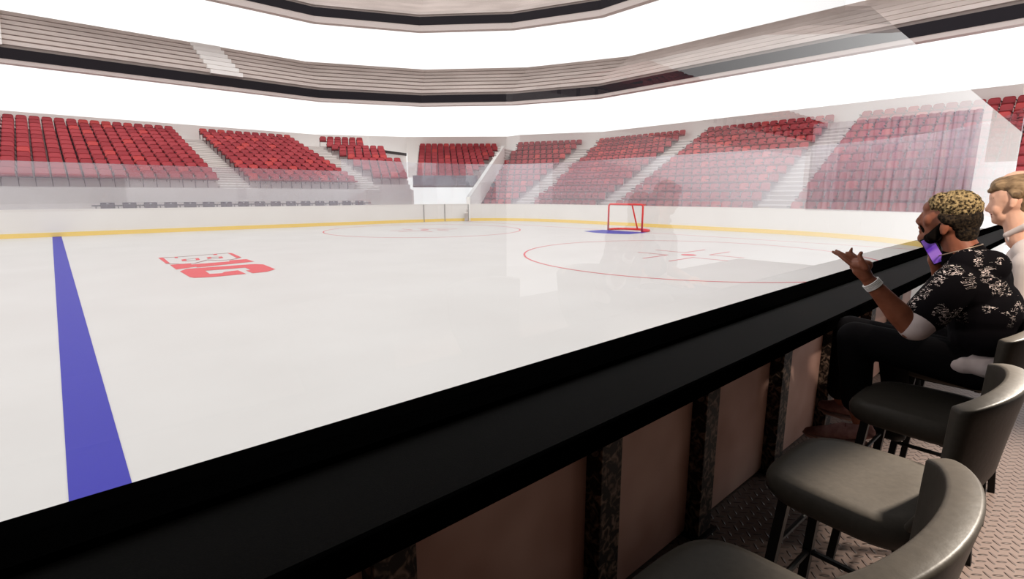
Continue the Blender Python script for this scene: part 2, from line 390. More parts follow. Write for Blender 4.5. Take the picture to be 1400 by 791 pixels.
stairs([a[1] for a in r8], [a[0] for a in r7], zs_end, nE, nE, TRE, 'wide pale aisle steps right of the section behind the goal')
r9 = [(Vector((5.6, -4.4-.867*r)), Vector((25, -4.4-.867*r))) for r in range(12)]; zs9 = [3.3+.40*i for i in range(12)]
tiers(r9, .867, zs9, (0, 1), M['concrete'], 'seating_tier', zbot=2.95); fill(9, r9, (0, 1), zs9, .53, 'A')
# --- section 5 (angled)
u5 = Vector((-.419, .908)); n5 = Vector((-.908, -.419)); T5 = Vector((33.1, 28.6)); r5 = []
for r in range(12):
    b0 = T5+n5*TRE*(11-r); k = (11-r)/11
    r5.append((b0+u5*(1.95*k), b0+u5*(5.74-.69*k)))
tiers(r5, TRE, zs_end, n5, M['concrete'], 'seating_tier'); fill(5, r5, n5, zs_end, .522, 'A')
stairs([a[1] for a in r6], [a[0] for a in r5], zs_end, nE, n5, TRE, 'pale aisle steps second from the tunnel on the end stands')
# stairs left of section 5 and the sloping parapet
pb, pt = at(640, 272, 32.4), at(686, 201, 40.5)
par = [(Vector((pb.x+(pt.x-pb.x)*r/11, pb.y+(pt.y-pb.y)*r/11))) for r in range(12)]
stairs([a[1] for a in r5], par, zs_end, n5, n5, TRE, 'pale aisle steps beside the white sloping parapet by the tunnel')
B = MB()
ax = (pt-pb); axh = Vector((ax.x, ax.y, 0)).normalized(); sd = Vector((-axh.y, axh.x, 0))*.12
z0_, z1_ = pb.z, pt.z
q0 = Vector((pb.x, pb.y, 0)); q1 = Vector((pt.x, pt.y, 0))+axh*.4
B.hexa([q0-sd, q1-sd+Vector((0, 0, z1_-1.4)), q1+sd+Vector((0, 0, z1_-1.4)), q0+sd], [q0-sd+Vector((0, 0, z0_+.12)), q1-sd+Vector((0, 0, z1_+.12)), q1+sd+Vector((0, 0, z1_+.12)), q0+sd+Vector((0, 0, z0_+.12))])
tag(B.build('parapet', M['cream']), 'white sloping parapet wall beside the corner tunnel', 'parapet')
# --- section 4 (faces the camera, raised over the tunnel)
zs4 = [2.46+.32*i for i in range(10)]; r4 = []
f4 = Vector((FH.x, FH.y)); l4 = Vector((RT.x, RT.y))
for r in range(10):
    dist = (37.9+(45.6-37.9)*r/9); L_ = -7.05+(-8.25+7.05)*r/9; Rr = -2.80+(-1.02+2.80)*r/9
    # forward ground distance from camera depth
    zc = zs4[r]+.8-CH; fg = (dist+zc*math.sin(TH))/math.cos(TH)
    r4.append((f4*fg+l4*Rr, f4*fg+l4*L_))
T4 = (r4[9][0]-r4[0][0]).dot(f4)/9; n4 = -f4
tiers(r4, T4, zs4, n4, M['concrete'], 'seating_tier', zbot=2.25); fill(4, r4, n4, zs4, .531, 'B')
# dark skirt and grey guard in front of section 4
A, Bq = r4[0]; gz0, gz1 = 2.28, 3.02
B = MB()
ga = Bq+n4*(T4-.05)+l4*(-.15); gb = A+n4*(T4-.05)+l4*(.30)
for i in range(3):
    p = lerp(ga, gb, i/3+.002); q = lerp(ga, gb, (i+1)/3-.002); B.prism([tuple(p), tuple(q), tuple(q-n4*.06), tuple(p-n4*.06)], gz0+.04, gz1)
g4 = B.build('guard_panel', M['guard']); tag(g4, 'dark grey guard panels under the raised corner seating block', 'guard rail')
B = MB(); q = gb+l4*.7; B.prism([tuple(ga), tuple(q), tuple(q-n4*.5), tuple(ga-n4*.5)], gz0-.1, gz0+.03); B.build('guard_sill', M['slot'], g4)
# side stair wedge between section 4 and parapet
B = MB()
for r in range(10):
    a0 = r4[r][0]; wdt = 1.3*(1-r/9)+.25
    B.prism([tuple(a0+n4*(T4-.16)), tuple(a0+n4*(T4-.16)+l4*wdt), tuple(a0-n4*.16+l4*wdt), tuple(a0-n4*.16)], zs4[r]-.5, zs4[r])
tag(B.build('aisle_stairs', M['guard']), 'dark grey steps at the right edge of the raised corner block', 'stairs')

# front wall of the far-side stands, back walls
B = MB(); B.box(-14, 16.85, 28.95, 29.12, 0, 1.94); B.prism([(16.85, 28.95), (17.4, 29.0), (19.0, 32.5), (18.4, 32.8)], 0, 1.94)
tag(B.build('wall_far', M['concrete']), kind='structure')
zsl = 6.2
wp = [Vector((-16, 40.95)), Vector((15.9, 40.95)), Vector((19.6, 39.2))]
a4, b4 = r4[9][1]-n4*.45+l4*-1.2, r4[9][0]-n4*.45+l4*.6
wp2 = [a4, b4, T5+u5*5.74-n5*.5, T5-n5*.5+u5*(-.3), Vector((34.25, 27.6)), Vector((34.25, -1.5))]
def walls(path, zt, name, mt, zb=2.0, th=.2):
    B = MB()
    for i in range(len(path)-1):
        p, q = path[i], path[i+1]; d = (q-p).normalized(); n = Vector((-d.y, d.x))*th
        B.hexa([(*p, zb), (*q, zb), (*(q+n), zb), (*(p+n), zb)], [(*p, zt[i]), (*q, zt[i+1]), (*(q+n), zt[i+1]), (*(p+n), zt[i])])
    return tag(B.build(name, mt), kind='structure')
walls(wp, [6.22, 6.24, 6.25], 'wall_back', M['cream'])
walls([wp[2], a4], [6.25, 6.75], 'wall_corner', M['cream'], zb=5.35)
walls([wp[2]+Vector((.35, .75)), a4+Vector((.35, .75))], [5.5, 5.5], 'wall_recess', M['concrete'], zb=.5)
walls([wp[2]+Vector((.30, .62)), a4+Vector((.30, .62))], [5.42, 5.42], 'recess_shadow_1', M['slot'], zb=5.15, th=.1)  # dark strip painting the shadow line under the wall overhang
walls(wp2, [6.75, 6.78, 6.75, 6.7, 6.68, 6.68], 'wall_end', M['cream'], zb=3.2)

# bench seats on the rail
for i in range(16):
    x = 1.84+i*.768
    if i == 0:
        b0 = empty('bench_chair', (x, 28.3, 0)); B = MB(); B.box(-.25, .25, -.03, .03, 1.04, 1.30); B.build('backrest', M['bench'], b0, bevel=.02)
        B = MB(); B.box(-.25, .25, -.42, .02, .62, .68); B.build('seat_pan', M['bench'], b0, bevel=.02)
        B = MB(); B.box(-.035, .035, -.05, -.031, 1.235, 1.27); B.build('number_plate', M['white'], b0)
        for sx in (-.2, .2):
            B = MB(); B.box(sx-.02, sx+.02, -.02, .02, 0, 1.05); B.build('leg', M['benchrail'], b0)
        B = MB(); B.box(-.27, .27, .03, .05, 1.16, 1.20); B.build('rear_bracket', M['benchrail'], b0)
        o = b0
    else: o = copy_tree(b0)
    o.location.x = x
    tag(o, 'dark grey bench chair, %s from the left along the far boards' % ORD[i+1], 'chair', 'grey chairs behind the far boards')
B = MB(); B.box(1.3, 14.1, 28.36, 28.41, 1.14, 1.20)
for i in range(17): B.box(1.42+i*.768, 1.46+i*.768, 28.36, 28.41, 0, 1.14)
tag(B.build('bench_rail', M['benchrail']), 'long grey rail running behind the row of bench chairs', 'rail')

# ------------------------------------------------------------------ seats: 300 largest in view as individuals
def apparent(s):
    p, n, sec, r, c = s
    if sec == 9: return 0
    t = Vector((-n.y, n.x, 0)); N3 = Vector((n.x, n.y, 0)); P0 = []
    for a in (-.25, .25):
        for z in (.35, .8): P0.append(proj(p+t*a+Vector((0, 0, z))))
    if min(q[2] for q in P0) < 1: return 0
    us = [q[0] for q in P0]; vs = [q[1] for q in P0]
    if min(us) < 0 or max(us) > 1398: return 0
    cu, cv = sum(us)/4, sum(vs)/4
    if cu > 1252 and cv > 255: return 0
    if cv > 283: return 0
    return (max(us)-min(us))*(max(vs)-min(vs))
order = sorted(range(len(SEATS)), key=lambda i: -apparent(SEATS[i])); chosen = set(order[:300])
SECN = {1: 'far-left section', 2: 'second section from the left', 3: 'stepped corner block', 4: 'raised block over the tunnel', 5: 'narrow section right of the tunnel',
        6: 'section left of the goal', 7: 'section behind the goal', 8: 'rightmost section'}
ENDN = {1: ('B', 'right'), 2: ('A', 'left'), 3: ('B', 'right'), 4: ('B', 'left'), 5: ('A', 'right'), 6: ('A', 'right'), 7: ('A', 'right'), 8: ('B', 'left')}
rest = MB()
meshes = [(bk, pn, fr)]
used = [False]*3
for i, (p, n, sec, r, c) in enumerate(SEATS):
    ang = math.atan2(n.y, n.x)+PI/2      # local -y faces n
    v = random.choices((0, 1, 2), (5, 4, 1))[0]
    if i in chosen:
        o = variants[v][0] if not used[v] else copy_tree(variants[v][0]); used[v] = True
        o.location = p; o.rotation_euler = (0, 0, ang)
        tag(o, 'red stadium seat, %s from the %s in row %s of the %s' % (ORD[c+1], ENDN[sec][1], ORD[r+1], SECN[sec]), 'seat', 'red seats nearest the camera')
    else:
        ca, sa = math.cos(ang), math.sin(ang)
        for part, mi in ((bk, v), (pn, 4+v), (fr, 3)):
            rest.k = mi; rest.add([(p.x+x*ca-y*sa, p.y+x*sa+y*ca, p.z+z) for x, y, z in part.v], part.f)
tag(rest.build('stadium_seats', REDS+[M['frame']]+PANS), 'remaining rows of small red stadium seats in the far stands', 'seats', kind='stuff')

# ------------------------------------------------------------------ upper decks
DV = [Vector(p) for p in ((-44, 38), (15.35, 38), (21.9, 34.9), (26.6, 29.9), (29.25, 24.0), (29.45, 1.0), (26.6, -4), (22, -8.5), (15.3, -10), (-44, -10))]
def off_path(P, d):
    out = []
    for i, p in enumerate(P):
        ns = []
        if i > 0: e = (p-P[i-1]).normalized(); ns.append(Vector((-e.y, e.x)))
        if i < len(P)-1: e = (P[i+1]-p).normalized(); ns.append(Vector((-e.y, e.x)))
        n = sum(ns, Vector((0, 0))); n.normalize(); n /= max(.5, n.dot(ns[0])); out.append(p+n*d)
    return out
def deck(zb, fh, nst, tread, rise, name, label, lab2, sofz, sofin):
    root = empty('upper_deck', (0, 0, 0), label=label, cat='balcony')
    def band(d0, d1, z0, z1, B=None, i0=0, i1=None):
        B = B or MB(); a, b = off_path(DV, d0), off_path(DV, d1)
        for i in range(i0, (i1 or len(DV)-1)): B.prism([tuple(a[i]), tuple(a[i+1]), tuple(b[i+1]), tuple(b[i])], z0, z1)
        return B
    tag(band(0, .12, zb, zb+fh).build('fascia', M['fascia'], root), 'black fascia band')
    band(.03, .5, zb-sofz, zb-.002).build('soffit_beam', M['soffit'], root)
    B = MB(); B2 = MB()
    for k in range(nst):
        z = zb+fh-.04+k*rise
        band(.13+k*tread, .13+(k+1)*tread+.16, z+rise*.55, z+rise, B)
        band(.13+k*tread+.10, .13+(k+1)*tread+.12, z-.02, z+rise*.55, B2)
    B.build('seating_steps', M['tier'], root); B2.build('recessed_risers', M['tiershade'], root)
    return root, zb, fh, nst, tread, rise
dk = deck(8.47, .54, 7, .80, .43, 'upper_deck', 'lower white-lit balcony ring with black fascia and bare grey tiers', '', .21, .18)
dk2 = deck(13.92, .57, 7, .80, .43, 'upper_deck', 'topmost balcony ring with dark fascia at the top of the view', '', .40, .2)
# pale aisle steps on the lower deck, far side
root = dk[0]
for x0, x1, ta in ((-2.6, -.85, .0), (8.5, 10.35, 0)):
    B = MB()
    for k in range(7):
        y0 = 38+.13+k*.8; z = 8.47+.50+k*.43
        B.box(x0, x1, y0-.22, y0+.12, z+.17, z+.41)
    tag(B.build('aisle_steps', M['tierstep'], root), 'pale aisle steps')

# ------------------------------------------------------------------ suite in the foreground
B = MB(); B.box(-5, 13.2, -3.6, 1.16, -.12, 0); tag(B.build('floor', M['plate']), kind='structure')
B = MB(); B.box(-5, 5.2, -3.75, -3.6, 0, 3.1); tag(B.build('wall_rear', M['suitewall']), kind='structure')
B = MB(); B.box(-5.15, -5, -3.6, 1.0, 0, 3.1); tag(B.build('wall_left', M['suitewall']), kind='structure')
B = MB(); B.box(-5, 5.2, -3.6, .75, 3.1, 3.25); tag(B.build('ceiling', M['suitewall']), kind='structure')
# counter
ct = empty('bar_counter', (0, .93, 0), label='long black bar counter along the glass in the foreground', cat='counter')
B = MB(); B.box(-4.5, 13.0, .81-.93, 1.10-.93, .957, 1.005); B.build('countertop', M['counter'], ct, bevel=.004)
B = MB(); B.box(-4.5, 13.0, .797-.93, .815-.93, .946, 1.010); B.build('edge_trim', M['counteredge'], ct, bevel=.004)
B = MB(); B.box(-4.5, 14.9, 1.10-.93, 1.275-.93, .957, 1.022); B.build('glass_rail', M['counteredge'], ct)
POSTX = [-1.2, -.35, .54, 1.42, 2.175, 3.04, 3.9, 4.75, 5.6, 6.45, 7.3]
pp = None
PX = ['', '', 'leftmost in view, at the bottom edge', 'second from the left', 'third from the left', 'fourth, left of the man in black', 'fifth, behind the men\'s legs', 'sixth, between the stool legs', 'furthest from the camera']
for i, x in enumerate(POSTX):
    if i < 2: continue
    if i > 8: continue
    if pp is None:
        pp = empty('support_post'); B = MB(); B.box(-.06, .06, 1.045, 1.118, 0, .95); B.build('post_shaft', M['post'], pp, bevel=.003)
        B = MB(); B.box(-.085, .085, 1.025, 1.135, 0, .015); B.build('base_plate', M['metalblack'], pp); o = pp
    else: o = copy_tree(pp)
    o.location.x = x; tag(o, 'mottled brown post under the counter, '+PX[i], 'post', 'posts under the counter')
    B = MB(); B.box(x+.055, POSTX[i+1]-.055, 1.118, 1.15, .01, .95)
    pl_ = B.build('back_panel', M['panel'])
    tag(pl_, 'clouded brown panel under the counter, right of the post '+PX[i].split(',')[0], 'panel', 'panels under the counter')
B = MB(); B.box(-1.5, .48, 1.118, 1.15, .01, .95); tag(B.build('back_panel', M['panel']), 'clouded brown panel at the bottom edge, left of every visible post', 'panel', 'panels under the counter')

# stools
def stool():
    root = empty('bar_stool')
    # seat cushion: rounded square, lofted
    B = MB(); n = 40; rings = []
    prof = [(.78, .672), (.93, .678), (.985, .695), (1.0, .72), (.985, .745), (.93, .758), (.8, .762), (.5, .757), (.2, .753)]
    for sc, z in prof:
        R_ = []
        for k in range(n):
            a = 2*PI*k/n; c, s = math.cos(a), math.sin(a); e = 2/3.8
            x = .245*sc*abs(c)**e*(1 if c > 0 else -1); y = .225*sc*abs(s)**e*(1 if s > 0 else -1)
            zz = z - (.022*max(0, y/.225-.35)**2*1.6 if z > .73 else 0)
            R_.append((x*(1-.05*(y/.225)), y, zz))
        rings.append(R_)
    vs = [v for R_ in rings for v in R_]; fs = [list(range(n))[::-1]]
    for j in range(len(rings)-1):
        for k in range(n): fs.append([j*n+k, j*n+(k+1) % n, (j+1)*n+(k+1) % n, (j+1)*n+k])
    fs.append([(len(rings)-1)*n+k for k in range(n)])
    B.add(vs, fs); B.build('seat', M['leather'], root, True)
    # back shell
    B = MB(); nu, nv = 24, 14; 
    def pt(u, v, t):      # u -1..1, v 0..1 bottom to top, t 0 inner 1 outer
        z = .655+.470*v
        half = .170+.070*min(1, v*1.6)**.8
        x = half*math.sin(u*1.18)/math.sin(1.18)
        depth = -.148-.11*min(1, v*2.0)**.7-.03*v
        y = depth + (.038+.012*v)*(1-math.cos(u*1.25))/(1-math.cos(1.25))*1.25
        nx, ny = math.sin(u*.95), -math.cos(u*.95)
        th = (.026+.026*v**2)*(1 if abs(u) < .93 else .8)
        return (x+nx*th*t, y+ny*th*t, z+.028*(1-u*u)*v)
    grid = []
    for t in (0, 1):
        for j in range(nv+1):
            for i in range(nu+1): grid.append(pt(-1+2*i/nu, j/nv, t))
    W_ = nu+1; O = W_*(nv+1); fs = []
    for j in range(nv):
        for i in range(nu):
            a = j*W_+i; fs.append([a, a+W_, a+W_+1, a+1]); fs.append([O+a, O+a+1, O+a+W_+1, O+a+W_])
    for i in range(nu):
        a = nv*W_+i; fs.append([a, O+a, O+a+1, a+1]); a = i; fs.append([a, a+1, O+a+1, O+a])
    for j in range(nv):
        a = j*W_; fs.append([a, O+a, O+a+W_, a+W_]); a = j*W_+nu; fs.append([a, a+W_, O+a+W_, O+a])
    B.add(grid, fs); o = B.build('backrest', M['leather'], root, True)
    bv = o.modifiers.new('b', 'BEVEL'); bv.width = .012; bv.segments = 3; bv.limit_method = 'ANGLE'; bv.angle_limit = math.radians(50)
    for sx in (-1, 1):
        for sy in (-1, 1):
            B = MB(); t0 = Vector((sx*.165, sy*.15-.01, .68)); t1 = Vector((sx*.215, sy*.205-.01, 0)); h = .015
            B.hexa([t1+Vector((a*h, b*h, 0)) for a, b in ((-1, -1), (1, -1), (1, 1), (-1, 1))], [t0+Vector((a*h, b*h, 0)) for a, b in ((-1, -1), (1, -1), (1, 1), (-1, 1))])
            B.build('leg', M['metalblack'], root)
    for zf in (.29,):
        f = lambda z: (.165+(.68-z)/.68*.05, .15+(.68-z)/.68*.055)
        a, b = f(zf); pts = [(-a, -b-.01), (a, -b-.01), (a, b-.01), (-a, b-.01)]
        for k in range(4):
            B = MB(); p, q = pts[k], pts[(k+1) % 4]; B.tube([(p[0], p[1], zf), (q[0], q[1], zf)], .011, 8); B.build('footrest_bar', M['metalblack'], root)
    a, b = f(.5)
    for sy in (-1, 1):
        B = MB(); B.tube([(-a, sy*b-.01, .5), (a, sy*b-.01, .5)], .008, 8); B.build('stretcher', M['metalblack'], root)
    B = MB(); B.box(-.16, .16, -.16, .14, .655, .68); B.build('seat_frame', M['metalblack'], root)
    return root
st0 = stool()
for i, (x, y, rz, lb) in enumerate(((.96, .385, -.03, 'dark leather bar stool in the bottom right foreground, nearest the camera'),
                                 (1.80, .385, -.03, 'dark leather bar stool in the middle, empty, beside the nearest stool'),
                                 (2.66, .385, -.02, 'dark leather bar stool under the man in the black patterned shirt'),
                                 (3.50, .385, 0, 'dark leather bar stool under the man in the pale shirt'))):
    o = st0 if i == 0 else copy_tree(st0)
    o.location = (x, y, 0); o.rotation_euler = (0, 0, rz); tag(o, lb, 'bar stool', 'bar stools along the counter')

M['lilac'] = noise_mat('added_lilac_curtain', (.88, .79, .91), (.98, .94, .99), 3, .8, .1, .35, .65, stretch=(1, 4, .15))  # curtain added out of view so the glass reflects a lilac haze
B = MB(); n_ = 110; cv = []
for t in (0, 1):
    for i in range(n_+1):
        y = -2.4+3.05*i/n_; x = 14.0+.05*math.sin(i*1.15)+.02*math.sin(i*2.7)+t*.02
        cv += [(x, y, 1.25), (x, y, 3.3)]
W2 = 2*(n_+1); fs = []
for i in range(n_):
    a = 2*i; fs += [[a, a+1, a+3, a+2], [W2+a, W2+a+2, W2+a+3, W2+a+1], [a+1, W2+a+1, W2+a+3, a+3], [a, a+2, W2+a+2, W2+a]]
fs += [[0, W2, W2+1, 1], [2*n_, 2*n_+1, W2+2*n_+1, W2+2*n_]]
B.add(cv, fs); tag(B.build('curtain', M['lilac'], None, True), 'pleated lilac curtain added out of view to tint the reflection in the glass', 'curtain')
# unseen spots over the suite
def spot(loc, aim, e, size, blend=.4, col=(1, .89, .76), name='suite_spot', rad=.06):
    l = bpy.data.lights.new(name, 'SPOT'); l.energy = e; l.spot_size = size; l.spot_blend = blend; l.color = col; l.shadow_soft_size = rad
    o = bpy.data.objects.new(name, l); C.objects.link(o); o.location = loc; o.rotation_euler = (Vector(aim)-Vector(loc)).to_track_quat('-Z', 'Y').to_euler()
spot((4.3, -.55, 3.0), (1.95, -.10, .85), 3600, .34, .45)
spot((3.4, -.75, 3.0), (1.05, -.14, 1.05), 2800, .30, .5)
spot((3.9, -1.3, 3.02), (3.6, -1.0, 0), 1500, 1.15, .5)
spot((2.6, -1.6, 3.02), (2.5, -1.1, 0), 500, 1.1, .6)
spot((1.9, -.9, 2.95), (3.3, .40, 1.40), 330, .62, .5)  # spot added to brighten the two seated men

#PEOPLE
M['skin1'] = noise_mat('brown_skin', (.20, .062, .032), (.26, .085, .045), 30, .5, .3, .3, .7)
M['skin2'] = noise_mat('fair_skin', (.74, .40, .28), (.80, .46, .33), 30, .5, .3, .3, .7)
M['blond'] = noise_mat('curly_blond_hair', (.018, .011, .006), (.36, .255, .125), 95, .8, .1, .38, .60, 2, bump=.8)
M['fade'] = noise_mat('dark_cropped_hair', (.006, .004, .003), (.05, .032, .018), 90, .8, .1, .4, .75, 2, bump=.4)
M['beard'] = mat('black_beard', (.006, .004, .003), .9, .05)
M['brownhair'] = noise_mat('light_brown_hair', (.11, .062, .03), (.36, .235, .13), 30, .6, .3, .35, .65, 4, stretch=(3, .6, 1), bump=.5)
M['lip'] = mat('lips', (.30, .09, .08), .4)
M['eye'] = mat('eye_white', (.7, .68, .65), .3)
M['iris'] = mat('eye_dark', (.01, .006, .004), .2)
M['nail'] = mat('nails', (.45, .25, .2), .4)
M['blackcloth'] = mat('black_cloth', (.004, .0035, .004), .9, .05)
M['tee'] = noise_mat('pale_tee', (.50, .40, .39), (.62, .53, .52), 12, .9, .1, .3, .7)
M['paleshirt'] = noise_mat('pale_shirt', (.62, .52, .49), (.74, .65, .62), 5, .9, .1, .3, .7, bump=.3)
M['shoe'] = noise_mat('mauve_shoe', (.20, .095, .085), (.30, .16, .145), 40, .8, .1, .3, .7)
M['sole'] = mat('shoe_sole', (.26, .17, .145), .8, .1)
M['lace'] = mat('shoe_lace', (.12, .02, .02), .8)
M['screen'] = noise_mat('purple_screen', (.16, .05, .62), (.45, .22, .85), 14, .3, .3, .4, .6, 2)
M['band'] = mat('watch_band', (.75, .72, .70), .5)
M['chain'] = mat('neck_chain', (.35, .25, .18), .4, .5, .6)
def scribble_mat():
    m = mat('black_shirt_with_white_scribbles', (.005, .004, .005), .9, .05); nt = m.node_tree; b = nt.nodes['Principled BSDF']; L = nt.links
    tc = nt.nodes.new('ShaderNodeTexCoord'); mp = nt.nodes.new('ShaderNodeMapping'); mp.inputs['Rotation'].default_value = (.5, 0, 0); mp.inputs['Scale'].default_value = (1, 1, 3.0)
    L.new(tc.outputs['Object'], mp.inputs[0])
    n1 = nt.nodes.new('ShaderNodeTexNoise'); n1.inputs['Scale'].default_value = 30; n1.inputs['Detail'].default_value = 2; n1.inputs['Distortion'].default_value = .8
    n2 = nt.nodes.new('ShaderNodeTexNoise'); n2.inputs['Scale'].default_value = 14; n2.inputs['Detail'].default_value = 3
    L.new(mp.outputs[0], n1.inputs[0]); L.new(tc.outputs['Object'], n2.inputs[0])
    a = nt.nodes.new('ShaderNodeMath'); a.operation = 'SUBTRACT'; a.inputs[1].default_value = .5; L.new(n1.outputs['Fac'], a.inputs[0])
    a2 = nt.nodes.new('ShaderNodeMath'); a2.operation = 'ABSOLUTE'; L.new(a.outputs[0], a2.inputs[0])
    l = nt.nodes.new('ShaderNodeMath'); l.operation = 'LESS_THAN'; l.inputs[1].default_value = .016; L.new(a2.outputs[0], l.inputs[0])
    g = nt.nodes.new('ShaderNodeMath'); g.operation = 'GREATER_THAN'; g.inputs[1].default_value = .52; L.new(n2.outputs['Fac'], g.inputs[0])
    # writing sits on shoulders and sleeves: only above a height
    sp = nt.nodes.new('ShaderNodeSeparateXYZ'); L.new(tc.outputs['Object'], sp.inputs[0])
    h = nt.nodes.new('ShaderNodeMapRange'); h.inputs[1].default_value = 1.10; h.inputs[2].default_value = 1.16; L.new(sp.outputs[2], h.inputs[0])
    m1 = nt.nodes.new('ShaderNodeMath'); m1.operation = 'MULTIPLY'; L.new(l.outputs[0], m1.inputs[0]); L.new(g.outputs[0], m1.inputs[1])
    m2 = nt.nodes.new('ShaderNodeMath'); m2.operation = 'MULTIPLY'; L.new(m1.outputs[0], m2.inputs[0]); L.new(h.outputs[0], m2.inputs[1])
    mx = nt.nodes.new('ShaderNodeMixRGB'); mx.inputs[1].default_value = (.005, .004, .005, 1); mx.inputs[2].default_value = (.75, .62, .58, 1)
    L.new(m2.outputs[0], mx.inputs[0]); L.new(mx.outputs[0], b.inputs['Base Color']); return m
M['scribble'] = scribble_mat()

def prim_mesh(pr):
    vs, fs = [], []
    n, mrings = 20, 7
    if pr[0] == 'c':
        _, p0, r0, p1, r1 = pr; p0, p1 = Vector(p0), Vector(p1); d = p1-p0; L = d.length
        d = d.normalized() if L > 1e-6 else Vector((0, 0, 1)); q = d.orthogonal().normalized(); w = d.cross(q)
        rings = []
        for j in range(1, mrings+1): a = PI/2*(1-j/mrings); rings.append((p0-d*r0*math.sin(a), r0*math.cos(a)))
        for j in range(mrings): a = PI/2*j/mrings; rings.append((p1+d*r1*math.sin(a), r1*math.cos(a)))
        vs.append(p0-d*r0)
        for c, r in rings:
            for k in range(n): vs.append(c+(q*math.cos(2*PI*k/n)+w*math.sin(2*PI*k/n))*r)
        vs.append(p1+d*r1); R_ = len(rings)
    else:
        _, c, rad, rot = pr; c = Vector(c); R_ = 11; E = rot if rot is not None else Matrix.Identity(3)
        f = lambda x, y, z: c+E @ Vector((x*rad[0], y*rad[1], z*rad[2]))
        vs.append(f(0, 0, -1))
        for j in range(1, R_+1):
            a = -PI/2+PI*j/(R_+1)
            for k in range(n): vs.append(f(math.cos(a)*math.cos(2*PI*k/n), math.cos(a)*math.sin(2*PI*k/n), math.sin(a)))
        vs.append(f(0, 0, 1))
    for k in range(n): fs.append([0, 1+(k+1) % n, 1+k])
    for j in range(R_-1):
        for k in range(n):
            a = 1+j*n; fs.append([a+k, a+(k+1) % n, a+n+(k+1) % n, a+n+k])
    t = 1+R_*n
    for k in range(n): fs.append([t, t-n+k, t-n+(k+1) % n])
    return vs, fs
def blob(name, prims, mt, parent=None, vox=.005, smooth=3, cut=None):
    me = bpy.data.meshes.new('tmp'); V, Fc = [], []
    for p in prims:
        v, f = prim_mesh(p); o = len(V); V += [tuple(x) for x in v]; Fc += [[i+o for i in q] for q in f]
    me.from_pydata(V, [], Fc); bm = bmesh.new(); bm.from_mesh(me); bmesh.ops.recalc_face_normals(bm, faces=bm.faces); bm.to_mesh(me); bm.free()
    t = bpy.data.objects.new('tmp', me); C.objects.link(t)
    r = t.modifiers.new('r', 'REMESH'); r.mode = 'VOXEL'; r.voxel_size = vox
    if smooth: s_ = t.modifiers.new('s', 'SMOOTH'); s_.iterations = smooth; s_.factor = .5
    dg = bpy.context.evaluated_depsgraph_get(); ev = t.evaluated_get(dg); nm = bpy.data.meshes.new_from_object(ev)
    bpy.data.objects.remove(t); bpy.data.meshes.remove(me)
    if cut:
        bm = bmesh.new(); bm.from_mesh(nm); dl = [v for v in bm.verts if cut(v.co)]; bmesh.ops.delete(bm, geom=dl, context='VERTS'); bm.to_mesh(nm); bm.free()
    nm.name = name; nm.materials.clear(); nm.materials.append(mt); nm.shade_smooth()
    o = bpy.data.objects.new(name, nm); C.objects.link(o)
    if parent: o.parent = parent; o.location = -Vector(parent.location)
    return o
def P_(u, v, X): return onX(u, v, X)

# ---- man in black patterned shirt, seen in profile
XB1 = 2.90
man = empty('person', (XB1, .25, .76), label='seated man with blond curly top and beard, black patterned shirt, holding out his hand', cat='person')
k1 = 2.30/700          # metres per pixel near him
q = lambda u, v, dx=0.0: P_(u, v, XB1+dx)
body = []
# head
body += [('e', q(1305, 296), (.077, 34*k1*.80, 33*k1), None), ('e', q(1285, 299), (.064, 23.5*k1*.80, 26*k1), None), ('e', q(1277, 317), (.050, 16*k1*.80, 15*k1), None),
         ('c', q(1264, 325), 8*k1, q(1272, 329), 9*k1), ('e', q(1273, 284), (.050, 11*k1*.80, 10*k1), None), ('c', q(1264.5, 290), 2.8*k1, q(1256, 302), 3.8*k1), ('c', q(1266, 296), 4*k1, q(1260, 304), 5*k1),
         ('c', q(1257, 305, -.012), 2.4*k1, q(1257, 305, .012), 2.4*k1), ('c', q(1262, 308), 4*k1, q(1263, 318), 4*k1), ('e', q(1259, 311), (.024, 4*k1*.80, 2.2*k1), None), ('e', q(1260, 316), (.022, 4*k1*.80, 2.4*k1), None)]
for sx in (-1, 1):
    body += [('e', q(1291, 311, sx*.074), (.010, 6*k1*.80, 8.5*k1), None), ('e', q(1289, 317, sx*.072), (.010, 4*k1*.80, 4*k1), None), ('e', q(1270, 301, sx*.042), (.020, 8*k1*.80, 8*k1), None)]
body += [('c', q(1304, 318), 17*k1, q(1318, 350), 20*k1)]
# trunk
chest, belly, pelv = q(1332, 395), q(1345, 447), q(1350, 496)
body += [('e', q(1330, 388), (.185, 40*k1*.80, 44*k1), None), ('e', belly, (.155, 40*k1*.80, 45*k1), None), ('e', pelv, (.175, 44*k1*.80, 34*k1), None), ('c', q(1322, 360, -.10), .055, q(1322, 360, .10), .055)]
# near (left) arm
sh, el, wr = P_(1306, 388, XB1-.17), P_(1247, 449, XB1-.30), P_(1189, 384, XB1-.38)
body += [('c', sh, .062, el, .046), ('c', el, .045, el.lerp(wr, .35), .046), ('c', el.lerp(wr, .35), .045, wr, .027)]
hx = XB1-.39
h = lambda u, v, dx=0.0: P_(u, v, hx+dx)
body += [('c', h(1184, 378), .026, h(1177, 368), .032), ('c', h(1180, 364, -.018), .020, h(1170, 362, -.02), .017), ('c', h(1178, 366, .02), .022, h(1168, 364, .022), .018), ('c', h(1186, 362), .020, h(1172, 358), .018)]
def finger(pts, r0, r1, fn=h):
    out = []; n = len(pts)-1
    for i in range(n):
        a, b = r0+(r1-r0)*i/n, r0+(r1-r0)*(i+1)/n
        out.append(('c', fn(*pts[i]), a, fn(*pts[i+1]), b))
    return out
body += finger([(1168, 364, -.02), (1156, 355, -.025), (1147, 348, -.02), (1138.5, 344, -.015)], .0105, .0065)      # index
